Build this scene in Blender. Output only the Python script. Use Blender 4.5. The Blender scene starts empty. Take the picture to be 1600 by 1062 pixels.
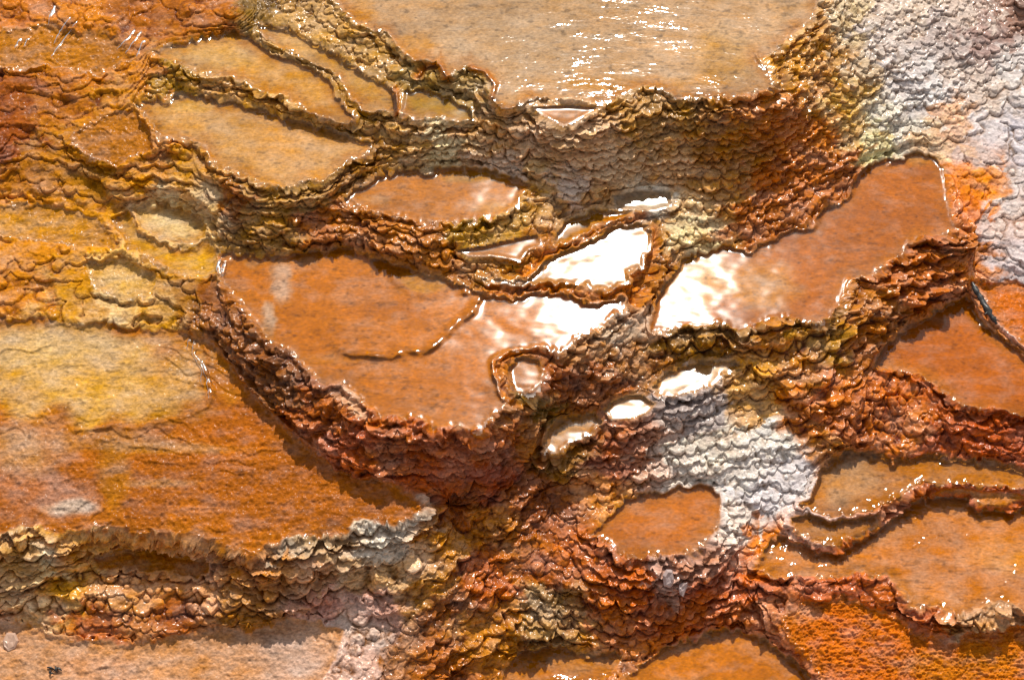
import bpy, math, random
import numpy as np

# ------------------------------------------------------------------ camera, sky, sun, exposure
sc = bpy.context.scene
COL = sc.collection
FPX = 2667.0                                    # focal length in photo pixels (60 mm lens)
PITCH = math.radians(50.0)
ZS = 0.78                                       # vertical scale of the whole relief
TGT = (0.0, 0.0, -0.37); DIST = 6.67
CAM = np.array([0.0, -DIST*math.cos(PITCH), TGT[2] + DIST*math.sin(PITCH)])
cd = bpy.data.cameras.new('camera'); cam = bpy.data.objects.new('camera', cd); COL.objects.link(cam)
cd.lens = 60.0; cd.sensor_width = 36.0; cd.clip_start = 0.05; cd.clip_end = 2000
cam.location = CAM; cam.rotation_euler = (math.pi/2 - PITCH, 0, 0)
sc.camera = cam

SUN_EL = math.radians(48.6); SUN_AZ = math.radians(5.5)      # ahead of the camera, a little to the right
w = bpy.data.worlds.new('World'); sc.world = w; w.use_nodes = True
nt = w.node_tree; nt.nodes.clear()
sky = nt.nodes.new('ShaderNodeTexSky'); sky.sky_type = 'NISHITA'; sky.sun_disc = False
sky.sun_elevation = SUN_EL; sky.sun_rotation = SUN_AZ; sky.dust_density = 1.2; sky.air_density = 1.0; sky.ozone_density = 0.6
bg = nt.nodes.new('ShaderNodeBackground'); bg.inputs['Strength'].default_value = 0.11
wo = nt.nodes.new('ShaderNodeOutputWorld')
hz = nt.nodes.new('ShaderNodeHueSaturation'); hz.inputs['Saturation'].default_value = 0.12      # sky colour muted so the fill in shade is less blue
nt.links.new(sky.outputs[0], hz.inputs['Color']); nt.links.new(hz.outputs[0], bg.inputs[0]); nt.links.new(bg.outputs[0], wo.inputs[0])
sl = bpy.data.lights.new('sun', 'SUN'); sun = bpy.data.objects.new('sun', sl); COL.objects.link(sun)
sl.energy = 4.0; sl.angle = math.radians(0.5); sl.color = (1.0, 0.93, 0.82)
sun.location = (2, 6, 6)
sun.rotation_euler = (-(math.pi/2 - SUN_EL), 0, -SUN_AZ)      # lamp looks down -Z, tilted away from +Y
vs = sc.view_settings; sc.display_settings.display_device = 'sRGB'
vs.view_transform = 'Standard'; vs.look = 'None'; vs.exposure = 0.17; vs.gamma = 1.0; vs.use_curve_mapping = False

# ------------------------------------------------------------------ noise helpers (numpy)
F4 = np.float32
_rng = np.random.default_rng(7)
_T3 = _rng.random((32, 32, 32)).astype(F4)
def vn3(x, y, z):
    fx = np.floor(x); fy = np.floor(y); fz = np.floor(z)
    ix = fx.astype(np.int32) & 31; iy = fy.astype(np.int32) & 31; iz = fz.astype(np.int32) & 31
    tx = (x-fx).astype(F4); ty = (y-fy).astype(F4); tz = (z-fz).astype(F4)
    tx = tx*tx*(3-2*tx); ty = ty*ty*(3-2*ty); tz = tz*tz*(3-2*tz)
    jx = (ix+1) & 31; jy = (iy+1) & 31; jz = (iz+1) & 31
    T = _T3
    a = T[ix, iy, iz]*(1-tx) + T[jx, iy, iz]*tx
    b = T[ix, jy, iz]*(1-tx) + T[jx, jy, iz]*tx
    c = T[ix, iy, jz]*(1-tx) + T[jx, iy, jz]*tx
    d = T[ix, jy, jz]*(1-tx) + T[jx, jy, jz]*tx
    return (a*(1-ty)+b*ty)*(1-tz) + (c*(1-ty)+d*ty)*tz
def fbm(x, y, z, octv=3, gain=0.5):
    s = 0; a = 1; n = 0
    for k in range(octv):
        s = s + a*(vn3(x+k*7.3, y+k*3.1, z+k*5.7)-0.5); n += a; a *= gain
        x = x*2.03; y = y*2.03; z = z*2.03
    return s/n*2                                  # about -1..1
def hsh(ix, iy, iz, seed):
    h = (ix.astype(np.uint32)*np.uint32(73856093)) ^ (iy.astype(np.uint32)*np.uint32(19349663)) ^ (iz.astype(np.uint32)*np.uint32(83492791)) ^ np.uint32(seed*2654435761 & 0xffffffff)
    h ^= h >> np.uint32(13); h *= np.uint32(1274126177); h ^= h >> np.uint32(16)
    h *= np.uint32(2246822519); h ^= h >> np.uint32(13)
    return (h & np.uint32(0xffffff)).astype(F4) / F4(16777216)
def worley(x, y, z, seed=1):
    """F1, F2, vertical offset to the nearest point, cell random value"""
    cx = np.floor(x).astype(np.int32); cy = np.floor(y).astype(np.int32); cz = np.floor(z).astype(np.int32)
    f1 = np.full(x.shape, 9, F4); f2 = f1.copy(); q = np.zeros(x.shape, F4); r = np.zeros(x.shape, F4)
    for dx in (-1, 0, 1):
        for dy in (-1, 0, 1):
            for dz in (-1, 0, 1):
                ix = cx+dx; iy = cy+dy; iz = cz+dz
                h1 = hsh(ix, iy, iz, seed); h2 = hsh(ix, iy, iz, seed+11); h3 = hsh(ix, iy, iz, seed+23)
                ex = x-ix-(0.15+0.7*h1); ey = y-iy-(0.15+0.7*h2); ez = z-iz-(0.15+0.7*h3)
                d = np.sqrt(ex*ex+ey*ey+ez*ez)
                m = d < f1
                f2 = np.where(m, f1, np.minimum(f2, d)); q = np.where(m, ez, q); r = np.where(m, h1, r); f1 = np.where(m, d, f1)
    return f1, f2, q, r
def sstep(a, b, x):
    t = np.clip((x-a)/(b-a), 0, 1); return t*t*(3-2*t)

def ray_point(u, v, z):
    """world point where the sight line through photo pixel (u, v) meets height z"""
    c, s = math.cos(PITCH), math.sin(PITCH)
    a = (u-800)/FPX; b = -(v-531)/FPX
    dx = a; dy = c + b*s; dz = -s + b*c
    t = (z-CAM[2])/dz
    return dx*t+CAM[0], dy*t+CAM[1], z+0*t

# ------------------------------------------------------------------ terraces: outline (photo px), heights, colour, water
# (key, z at top of outline, z at bottom, colour, water kind, label, outline)
def hx(h):
    c = [int(h[i:i+2], 16)/255 for i in (0, 2, 4)]
    return np.array([x/12.92 if x <= .04045 else ((x+.055)/1.055)**2.4 for x in c], F4)
POOLS = [
 ('top', 0, 0, 'c8a582', 'ripple', 'largest pale tan pool at the top with a wind rippled glittering surface',
  [(480,-220),(500,-40),(525,0),(532,14),(550,29),(577,44),(608,54),(630,90),(659,90),(682,95),(696,113),(713,112),(733,105),(758,112),(772,129),(767,146),(781,163),(801,168),(828,157),(869,157),(930,158),(947,164),(971,152),(1005,139),(1038,139),(1059,156),(1087,152),(1145,154),(1175,146),(1209,137),(1202,115),(1185,88),(1209,78),(1250,47),(1270,27),(1280,0),(1300,-40),(1340,-220)]),
 ('tri', -.010, -.010, 'bf8340', 'calm', 'tiny triangular basin hanging just under the middle of the top pool rim',
  [(832,168),(880,166),(937,166),(906,186),(880,199),(848,180)]),
 ('stripA', -.09, -.10, 'd0a870', 'flat', 'narrow cream strip terrace running down along the left rim of the top pool',
  [(400,38),(440,42),(480,60),(520,85),(560,108),(600,128),(622,140),(615,173),(590,178),(562,172),(546,150),(530,118),(500,106),(480,93),(440,78),(408,57)]),
 ('green', -.10, -.10, 'b08a2c', 'calm', 'small olive green terrace below the left end of the top pool riser',
  [(630,140),(665,142),(700,150),(735,165),(738,188),(715,194),(690,186),(660,188),(622,174)]),
 ('stripB', -.12, -.12, 'cc9c60', 'flat', 'long cream and orange strip terrace above the striated peach pool in the upper left',
  [(230,82),(300,62),(370,48),(398,64),(430,88),(480,104),(512,128),(526,150),(538,170),(556,188),(540,194),(481,174),(451,152),(407,144),(383,128),(322,118),(271,97)]),
 ('peach', -.20, -.20, 'd0a26c', 'flat', 'pale peach striated oval pool in the upper left between two olive risers',
  [(205,163),(288,146),(339,153),(407,173),(475,188),(540,207),(578,226),(572,245),(540,258),(522,271),(508,281),(475,278),(451,294),(407,288),(383,275),(339,254),(315,226),(278,217),(251,213),(234,190),(217,172)]),
 ('mid', -.295, -.30, 'c07c38', 'calm', 'orange pool with a white gleam at its right tip below the olive green terrace',
  [(598,270),(666,265),(733,262),(800,275),(828,293),(815,308),(810,325),(767,338),(706,350),(659,350),(611,336),(564,324),(537,312),(556,296)]),
 ('sliver', -.37, -.37, 'c48440', 'calm', 'thin orange sliver pool squeezed under the right end of the gleaming tipped orange pool',
  [(716,391),(750,384),(794,377),(842,365),(850,382),(825,391),(811,409),(794,406),(767,400),(733,401)]),
 ('film', -.385, -.385, 'b4823c', 'calm', 'narrow golden brown basin at the foot of the long scaly riser',
  [(868,372),(882,348),(930,334),(962,330),(1000,332),(965,344),(938,353),(905,371),(872,382)]),
 ('white', -.41, -.41, 'c89a68', 'calm', 'white glaring pool with a pointed left end enclosed by thin orange ridges',
  [(838,420),(869,397),(910,387),(937,370),(954,356),(981,351),(1014,358),(1015,384),(1005,401),(1005,418),(981,428),(984,447),(950,454),(927,447),(896,444),(862,440),(838,444),(801,447),(760,447),(747,440),(800,441),(824,434)]),
 ('big', -.44, -.44, 'c27834', 'calm', 'biggest central orange pool with an inner curved ridge and glaring upper right corner',
  [(342,404),(356,400),(407,401),(474,394),(539,387),(564,394),(615,412),(665,428),(706,441),(733,449),(767,462),(801,464),(825,461),(862,459),(896,466),(923,472),(977,466),(978,480),(947,506),(906,526),(889,540),(872,557),(864,546),(828,543),(787,553),(767,567),(767,587),(781,614),(798,628),(774,645),(754,670),(733,673),(713,667),(679,668),(655,652),(621,652),(598,648),(581,641),(560,621),(535,602),(498,598),(481,580),(458,553),(420,536),(403,502),(366,465),(342,436)]),
 ('right', -.53, -.53, 'ba6c22', 'calm', 'long orange pool at the foot of the rusty riser with a glaring left end',
  [(1015,518),(1012,505),(1025,480),(1045,440),(1060,415),(1072,402),(1100,393),(1140,389),(1162,394),(1206,380),(1222,367),(1270,350),(1290,326),(1328,305),(1345,266),(1375,254),(1402,247),(1432,238),(1460,243),(1475,264),(1477,295),(1487,339),(1494,358),(1477,370),(1433,374),(1416,387),(1409,401),(1379,414),(1368,428),(1324,436),(1318,458),(1304,475),(1297,496),(1277,508),(1250,502),(1209,499),(1179,509),(1155,516),(1118,508),(1077,506),(1040,514)]),
 ('curl', -.475, -.475, 'b0703c', 'calm', 'small round wet basin curled inside the rim of the biggest pool',
  [(790,582),(798,566),(818,559),(842,567),(852,586),(842,605),(820,616),(802,613),(792,599)]),
 ('glareA', -.655, -.655, 'd8b080', 'calm', 'upper right of three little white glaring basins under the central nodular riser',
  [(1020,600),(1035,586),(1070,572),(1110,564),(1148,566),(1156,576),(1130,588),(1110,602),(1080,614),(1050,624),(1030,618)]),
 ('glareB', -.675, -.675, 'd8b080', 'calm', 'middle one of three white glaring basins under the central nodular riser',
  [(945,640),(955,626),(985,616),(1005,616),(1023,630),(1010,645),(985,654),(955,656)]),
 ('glareC', -.70, -.70, 'cfa070', 'calm', 'lower left one of three white glaring basins beside the dark olive notch',
  [(856,666),(890,652),(934,644),(942,660),(914,684),(890,698),(874,714),(854,706)]),
 ('ledge_white', -.375, -.375, 'd0c4b0', 'calm', 'small whitish wet ledge at the foot of the long scaly riser',
  [(958,306),(1000,299),(1046,303),(1050,322),(1010,332),(964,326)]),
 ('hump', -.215, -.265, 'b8742a', 'none', 'rounded orange brow left of the pale peach striated pool',
  [(110,216),(150,188),(205,170),(236,206),(240,232),(182,262),(142,246)]),
 ('step', -.425, -.45, 'c68c44', 'none', 'smooth golden step at the left edge above the honeycomb of small basins',
  [(-120,322),(0,316),(90,320),(152,340),(186,384),(120,392),(40,372),(-120,382)]),
 ('creamstep', -.48, -.50, 'd8ae6c', 'none', 'little cream coloured step just above the back edge of the huge left terrace',
  [(132,410),(190,400),(244,432),(238,462),(190,474),(150,454)]),
 ('streaked', -.12, -.165, 'b8762e', 'none', 'streaked orange step with glinting rivulets in the upper left',
  [(-120,58),(0,50),(60,42),(170,56),(214,92),(150,116),(60,104),(-120,116)]),
 ('oval', -.425, -.43, 'dcba84', 'none', 'small oval cream basin on the left orange slope',
  [(205,330),(240,318),(280,322),(315,340),(326,356),(322,374),(290,387),(250,378),(226,364)]),
 ('cream', -.44, -.45, 'd2a058', 'none', 'cream and orange apron curling round the small oval basin left of the central pool',
  [(178,345),(198,334),(216,368),(250,386),(290,394),(328,380),(338,400),(336,428),(312,440),(282,434),(258,424),(225,406),(200,386)]),
 ('apron', -.55, -.73, 'b4661e', 'none', 'huge left terrace grading from pale cream yellow to rusty orange with a fringed lower rim',
  [(-120,508),(0,500),(60,497),(150,507),(210,514),(255,514),(298,522),(330,535),(352,556),(378,592),(412,634),(450,674),(480,702),(520,730),(570,747),(620,762),(664,787),(655,797),(628,812),(581,817),(554,816),(540,838),(474,839),(420,846),(397,866),(356,856),(339,848),(305,843),(271,835),(237,833),(210,838),(183,821),(146,822),(129,831),(102,827),(61,822),(20,828),(0,838),(-120,840)]),
 ('ledge', -.885, -.89, 'b4712a', 'none', 'small orange ledge halfway down the fringed riser in the lower left',
  [(140,868),(200,852),(260,858),(326,872),(322,892),(284,898),(236,896),(200,884),(160,892)]),
 ('rightmid', -.78, -.78, 'be6c2e', 'flat', 'deep orange pool at the right edge with a dark twig lying on its far side',
  [(1364,574),(1382,538),(1426,501),(1467,481),(1511,467),(1521,474),(1533,499),(1566,532),(1600,560),(1720,600),(1720,655),(1600,648),(1582,648),(1562,638),(1541,638),(1531,645),(1501,638),(1484,621),(1460,601),(1433,588),(1399,580)]),
 ('ember', -.735, -.75, 'd0702a', 'none', 'bright orange rough patch behind the dark twig at the right edge',
  [(1532,448),(1570,440),(1720,450),(1720,580),(1620,556),(1580,528),(1550,494)]),
 ('pebbly', -.95, -.96, 'c08048', 'sparkle', 'tan pool with scattered sparkles right of the white scaly flank',
  [(1250,792),(1268,770),(1280,736),(1304,711),(1331,702),(1365,707),(1392,720),(1433,711),(1484,717),(1535,717),(1568,727),(1600,737),(1720,745),(1720,772),(1600,768),(1582,763),(1562,764),(1535,761),(1511,755),(1480,754),(1467,761),(1443,752),(1419,764),(1396,778),(1385,788),(1358,798),(1328,800),(1304,808),(1280,796)]),
 ('lip', -.985, -.99, 'b8762c', 'sparkle', 'small golden crescent ledge with sparkles just below the sparkling tan pool',
  [(1236,816),(1268,802),(1304,816),(1340,808),(1371,804),(1371,828),(1336,842),(1302,851),(1272,846),(1246,832)]),
 ('shelf', -.99, -.99, 'c27630', 'none', 'thin orange shelf jutting over the pinkish pool at the right edge',
  [(1455,770),(1480,762),(1512,763),(1535,770),(1562,773),(1590,772),(1602,776),(1582,784),(1568,792),(1530,789),(1516,770),(1480,768)]),
 ('pink', -1.05, -1.05, 'cc8858', 'sparkle', 'large pinkish orange pool at the lower right with a dark fringed rim',
  [(1189,868),(1206,846),(1229,836),(1250,850),(1277,860),(1311,858),(1335,848),(1365,835),(1385,820),(1404,797),(1438,776),(1480,776),(1512,778),(1526,797),(1568,801),(1585,795),(1605,786),(1720,795),(1720,945),(1600,947),(1568,938),(1545,939),(1535,952),(1507,961),(1487,958),(1463,948),(1423,947),(1409,921),(1392,905),(1365,904),(1345,892),(1324,901),(1297,904),(1270,901),(1229,904),(1202,897),(1175,890)]),
 ('salmon', -.93, -.93, 'c47a46', 'flat', 'salmon orange pool left of the white scaly flank below the centre',
  [(1005,771),(1060,762),(1104,758),(1127,777),(1127,810),(1122,827),(1110,841),(1102,854),(1080,864),(1060,867),(1021,867),(984,876),(957,855),(937,842),(918,836),(937,822),(967,790),(984,773)]),
 ('glint', -1.25, -1.25, 'c07a38', 'sparkle', 'orange pool with a cluster of bright glints at the bottom edge below the centre',
  [(781,1070),(801,1027),(818,1010),(852,1006),(896,1016),(937,1019),(971,1020),(960,1048),(940,1066),(940,1200),(740,1200)]),
 ('amber', -1.24, -1.24, 'c87c34', 'flat', 'smooth amber pool at the bottom edge right of the glinting pool',
  [(1000,1042),(1030,1018),(1062,1006),(1101,992),(1138,985),(1179,992),(1212,1009),(1248,1036),(1266,1062),(1280,1200),(960,1200),(975,1062)]),
 ('fluffy', -1.10, -1.17, 'd06e1e', 'none', 'vivid orange furrowed bacterial mat slope in the bottom right corner',
  [(1222,968),(1262,944),(1320,930),(1352,948),(1400,966),(1430,990),(1480,1006),(1530,988),(1600,972),(1720,972),(1720,1220),(1300,1220),(1290,1080),(1262,1030),(1232,998)]),
 ('floor', -1.01, -1.05, 'cf9a72', 'none', 'grainy peach coloured ground at the bottom left under the fringed riser',
  [(-120,985),(20,968),(62,985),(110,1006),(200,1010),(270,996),(340,990),(420,984),(452,966),(500,965),(535,985),(520,1030),(500,1062),(470,1220),(-120,1220)]),
]
# sloping ground without a flat floor: only says which thing it belongs to
SLOPES = [
 ('bedded', 'orange bedded slope with wet streaks in the upper left corner',
  [(-140,-100),(395,-100),(388,34),(240,76),(196,158),(100,212),(0,256),(-140,262)]),
 ('gours', 'golden slope of honeycomb basins at the left edge above the yellow pool',
  [(-140,262),(0,256),(100,212),(196,158),(236,200),(250,222),(318,236),(350,275),(360,320),(340,350),(330,450),(262,505),(150,500),(0,492),(-140,498)]),
 ('white_flank', 'lavender white scaly flank in the upper right beside the top pool',
  [(1345,-100),(1740,-100),(1740,125),(1570,112),(1500,185),(1440,202),(1350,248),(1320,190),(1290,120),(1305,60)]),
 ('lilac', 'pale lilac stepped slope along the right edge above the dark twig',
  [(1570,112),(1740,125),(1740,440),(1560,432),(1520,420),(1510,350),(1492,260),(1442,204),(1500,185)]),
 ('white_scales', 'white scaly flank between the salmon pool and the sparkling tan pool',
  [(1040,700),(1100,672),(1230,668),(1278,715),(1262,780),(1238,800),(1210,835),(1180,868),(1140,862),(1135,770),(1100,750),(1046,752)]),
 ('rosy_bank', 'whitish and rosy nodular bank at the bottom edge left of the dark gully',
  [(455,962),(520,930),(560,870),(640,840),(690,870),(690,960),(660,1010),(650,1200),(480,1200),(505,1062),(538,988)]),
]
# extra height guides (u, v, z)
ZPTS = [(0,0,-.10),(100,20,-.10),(200,60,-.13),(300,15,-.05),(360,15,-.05),(200,120,-.18),(0,120,-.20),(100,160,-.22),(0,220,-.28),(180,200,-.235),(230,235,-.26),
 (140,225,-.26),(150,295,-.38),(60,290,-.37),(250,300,-.385),(0,330,-.42),(100,340,-.42),(60,390,-.455),(0,420,-.48),(120,420,-.48),(180,430,-.485),(60,460,-.52),(180,475,-.53),
 (1380,20,-.16),(1400,100,-.27),(1400,200,-.44),(1500,60,-.30),(1500,150,-.43),(1560,130,-.43),(1600,120,-.43),(1600,0,-.22),(1520,230,-.51),(1600,230,-.52),(1540,300,-.58),(1600,320,-.60),(1520,400,-.66),(1600,400,-.66),(1580,430,-.71),
 (1060,690,-.79),(1120,680,-.79),(1220,680,-.80),(1230,740,-.90),(1180,800,-.99),(1150,860,-1.05),(1120,720,-.84),(1300,620,-.75),(1420,650,-.84),(1480,690,-.92),
 (850,770,-.93),(700,790,-.84),(640,880,-.87),(760,860,-.96),(700,960,-1.07),(600,960,-1.02),(600,1062,-1.10),(700,1062,-1.25),(900,880,-1.02),(880,760,-.90),(830,720,-.80),
 (1310,915,-1.10),(1180,950,-1.16),(850,640,-.64),(840,570,-.47),(800,590,-.47),(30,955,-.98),(1270,1020,-1.22)]
# thin crests between basins: (points, height, half width px)
RIDGES = [([(760,456),(745,475),(735,490),(715,510),(690,530),(665,545),(640,549),(610,556),(570,552),(530,543)], .008, 8),
 ([(610,416),(614,440),(640,462),(668,468),(700,460),(728,452)], .003, 5),
 ([(760,456),(801,456),(850,450),(890,456),(930,463),(970,460),(1000,455)], .011, 8),
 ([(850,392),(870,388),(905,378),(935,362),(955,346),(1000,340)], .011, 7),
 ([(800,628),(782,612),(770,590),(770,568),(790,556),(828,548),(860,552)], .006, 5),
 ([(820,428),(835,410),(850,395)], .012, 6),
 ([(1020,358),(1024,385),(1014,405),(1012,425),(990,432),(996,452),(990,470)], .012, 6),
 ([(310,528),(322,556),(324,580),(333,606),(322,632),(298,650),(240,664),(150,668)], .006, 4),
 ([(735,105),(760,108),(778,128),(770,150)], .008, 4), ([(655,118),(662,100),(685,98),(700,120)], .012, 5),
 ([(620,138),(616,174)], .008, 4),
 ([(1532,470),(1545,500),(1575,535),(1610,562)], .010, 4)]
# surface colour of the rock and mats away from the pools (u, v, colour)
CPTS = """20,20,b06a20;120,30,b5732a;230,15,a0601e;330,20,a5662a;400,12,7b6228;450,15,a88a4a;500,30,b09050;50,90,b8762c;150,90,b8742c;220,110,b87828;560,70,b0904c;600,100,a88848;660,125,94824e;740,150,9c884e
30,140,8e4e1a;100,150,a8681f;180,150,b07828;260,125,9c7824;350,140,b88c44;450,170,b08844;560,185,9c7430;640,200,b89858;700,225,c8b890;600,215,946a2a;15,220,8a4818
760,200,b08c58;830,220,b89870;900,230,c4a478;800,270,c4b09c;900,290,ccb8a8;960,260,c8ac84;1000,200,b08c50;1050,180,9c7840;1060,260,c09c68;1080,330,d0b078;1130,230,9e6c2c;1130,300,b48444;1200,200,ac6820;1250,200,b26a22;1300,230,b87026;1200,300,a8601e;1260,300,ac6420;1180,350,a46024;1320,280,9c5819;1080,370,cdb888;1335,215,c0a468
1240,100,b08034;1260,60,b88c48;1300,100,b88c44;1280,150,b07c34;1320,170,bca454;1340,100,b8a484;1310,30,c0ae88;1370,60,b8aca4;1420,120,cac0bc;1400,200,cfc6b6;1355,225,d0c898;1450,150,cac4c2;1480,60,ac9e98;1440,20,c2b2a2;1540,60,9c827a;1580,30,8c6c5e;1520,20,b8a89c;1540,140,c4b4a8;1580,120,c8c0bc
1490,200,d0a888;1460,230,d8b890;1550,200,c0b8b8;1590,230,bab6bc;1520,260,b8a49c;1500,290,c87830;1540,290,d88838;1580,290,c8bcb8;1520,340,c87028;1560,350,c8b4ac;1500,390,a06020;1560,400,c4b8b8;1590,420,c8bcbc;1540,420,c07838
260,235,b07428;180,200,c0802c;120,230,b07828;150,280,9c6c20;230,270,c08838;300,260,b88838;50,270,a06818;40,300,c08030;330,270,b88a48;370,310,8e5824;420,310,a8884c;480,300,a07c3c;560,260,94682a;500,340,9c5c24;430,370,a07838;380,380,8e6828;560,360,a4641c;650,370,a8681c;740,360,a48434;800,350,b4944c;700,390,9c6018;780,425,a06c24;850,400,b07020;840,320,b48c4c;840,270,b49c6c;930,320,b49464;1030,370,a87830;1020,420,9c6418;1010,460,a46820;1010,318,ccc0ae
40,350,c88830;120,330,c88c34;150,370,c89040;60,400,c08028;30,450,b87824;120,420,c08830;100,470,b88838;200,420,cdaa60;180,460,d0b880;240,470,c09c58;300,340,ccb070;330,320,c0a878;270,310,d0b884;280,460,a0702c
340,480,8c541c;400,560,804c1c;440,610,784614;480,640,904c18;520,640,a05820;560,680,a4542c;600,690,a45e2c;640,700,a85c30;700,700,a85c30;760,700,a06038;660,740,a04c18;760,730,903f12;820,670,a06830;840,640,685018;820,590,b07030;860,600,904f1a;550,625,c09878
920,550,a4784c;960,530,b09c84;990,520,b49474;930,590,8c522a;1000,570,a47444;1060,540,8c641c;1100,530,947034;1200,530,a47034;1280,540,9c742c;1350,500,a46824;1420,450,a85e1c;1470,400,a05816;1340,560,a06020;1250,580,b07430;1280,610,c07028;1180,590,b88c4c;1160,620,b8904c;1100,620,aca09c;1080,650,9c908c;1180,640,bc904c;1250,650,b06820;1300,650,a85c1c;1400,620,b06024;1470,640,a85828;1550,680,a44c1c;1480,690,a04c1c;1420,660,b87038;1350,680,ac6020
880,730,80581e;960,720,945434;1000,690,a46c4c;1030,720,b8a090;1100,700,d2c6b6;1200,690,dcd4c8;1240,740,d4cccc;1180,780,ccc4c4;1160,820,d0c0b4;1280,700,b87828;1080,730,ccc0b4;1150,740,d4cac0;1195,850,c87c44
850,780,84481c;720,790,844414;760,830,a86c20;700,850,b07828;640,870,c8a880;600,900,c0a070;590,940,b08878;560,980,c0a898;660,920,a87830;700,960,844c1c;760,900,a85a20;800,960,b0742c;740,980,b47a2c;860,900,a86028;900,850,b06430;950,900,b05c20;1000,920,b45c1c;950,960,ac6428;900,960,a87c40;860,940,9c845c;840,980,a08048;620,1030,9c6838;700,1040,a06028;560,1040,c8a898;1040,910,b08c7c;1100,920,b05c2c;1100,880,a87860;1080,960,b0602c;1180,930,b05820;1200,960,c08058;1300,915,b0581c;1450,965,a85c30;1500,985,b0885c;930,760,b87c44;960,775,c89058
20,880,b89860;60,900,d0b078;60,940,ccac7c;100,860,c09048;110,920,c09850;80,880,c8b890;180,920,b88448;250,930,c08850;330,930,c09068;400,890,b07840;450,880,b08050;380,930,b08048;400,960,946428;150,970,a86030;280,970,945424;500,900,b8906c;540,880,b49870;480,850,a89068;580,830,ccc0b0;440,860,9c8c74;520,940,b88878;30,1000,c89c78;30,1040,c8986c;620,830,b0a494"""
CPTS = [(float(a), float(b), hx(c)) for a, b, c in (t.split(',') for t in CPTS.replace('\n', ';').split(';'))]
# patches inside pools (u, v, radius u, radius v, colour, strength)
PATCH = [(120,585,230,85,'dcab64',1),(270,600,60,60,'cc9c64',.8),(330,690,60,60,'b8651c',.5),(60,700,60,50,'c08a60',.6),(60,540,190,38,'e0bc84',.8),(60,600,60,30,'dcb47c',.5),(160,575,60,35,'d2a468',.5),(40,615,40,18,'c48c46',.5),(230,620,80,25,'d2a468',.5),
 (250,355,50,22,'e2c698',.8),(560,700,90,60,'a4500f',.7),(430,640,70,60,'b4601a',.5),(60,770,90,34,'b87e60',.85),(110,795,48,14,'d4bfae',.9),(20,710,50,40,'c89c74',.7),
 (180,740,30,60,'bf8438',.5),(260,700,110,10,'c8935c',.6),(250,755,60,8,'cc9a6c',.6),(180,690,120,20,'c08a50',.5),
 (1080,440,60,60,'dcb484',.7),(1180,450,70,40,'d4a468',.5),(1440,235,40,22,'d8a874',.7),(1200,375,50,12,'9c4a14',.8),  # last one paints the shadow at the foot of the rusty riser
 (440,440,18,35,'c8a48c',.8),(395,412,16,10,'c8a48c',.7),(480,408,20,8,'c4a088',.6),(660,440,40,22,'bd8a3c',.7),(530,560,60,12,'bf7c2c',.5),(420,500,14,30,'c6b4a4',.7),
 (590,312,30,10,'c8a080',.6),(545,300,12,12,'dcc8b8',.5),(780,325,40,16,'d8b484',.5),(740,275,60,10,'b09048',.6),
 (330,90,90,22,'d4b484',.6),(470,75,50,16,'e0c090',.6),(460,230,80,40,'cc9c6c',.5),(300,165,60,10,'d8b468',.5),(580,150,40,16,'c89038',.6),
 (800,60,150,60,'bea488',.5),(1130,90,60,50,'c89c60',.6),(900,10,160,20,'b08c64',.6),(1000,130,160,12,'c89048',.7),(560,20,30,20,'c48a3c',.8),(640,75,50,20,'c88e40',.7),
 (1330,750,50,40,'c4a080',.6),(1290,830,30,10,'cc9468',.6),(1380,820,60,30,'c89474',.6),(1440,930,80,30,'cc9470',.5),(1560,860,60,30,'cc8c50',.5),(1600,880,60,20,'cf9a68',.5),
 (1560,1010,80,30,'c88244',.5),(1260,960,40,16,'cc9068',.6),(1300,980,50,30,'d8701a',.5),(1500,1040,140,30,'c88444',.6),
 (150,1045,90,30,'cf9a78',.6),(450,1020,80,40,'ccab98',.7),(40,960,30,20,'cc8630',.7),(330,1030,100,30,'cc9468',.5),(1040,800,60,14,'be7a4c',.6),(900,1030,60,20,'c89060',.5)]

# ------------------------------------------------------------------ sampling grid: fine inside the frame, widening outside
def axis(lo, hi, step, n, out_lo, out_hi):
    core = np.arange(lo, hi, step)
    def spread(total):
        r = 1.0
        for _ in range(60):                                     # growth rate that reaches the outer limit in n steps
            lo_, hi_ = 1.0001, 1.6
        for _ in range(60):
            r = (lo_+hi_)/2
            if step*(r**(n+1)-r)/(r-1) > total: hi_ = r
            else: lo_ = r
        return np.cumsum(step*r**np.arange(1, n+1))
    return np.concatenate([lo-spread(lo-out_lo)[::-1], core, core[-1]+spread(out_hi-core[-1])])
STEP = 1.3
UA = axis(-60, 1660, STEP, 60, -1300, 2900); VA = axis(-40, 1102, STEP, 50, -620, 2100)
NU, NV = len(UA), len(VA)
U, V = np.meshgrid(UA, VA); U = U.astype(F4); V = V.astype(F4)

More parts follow.
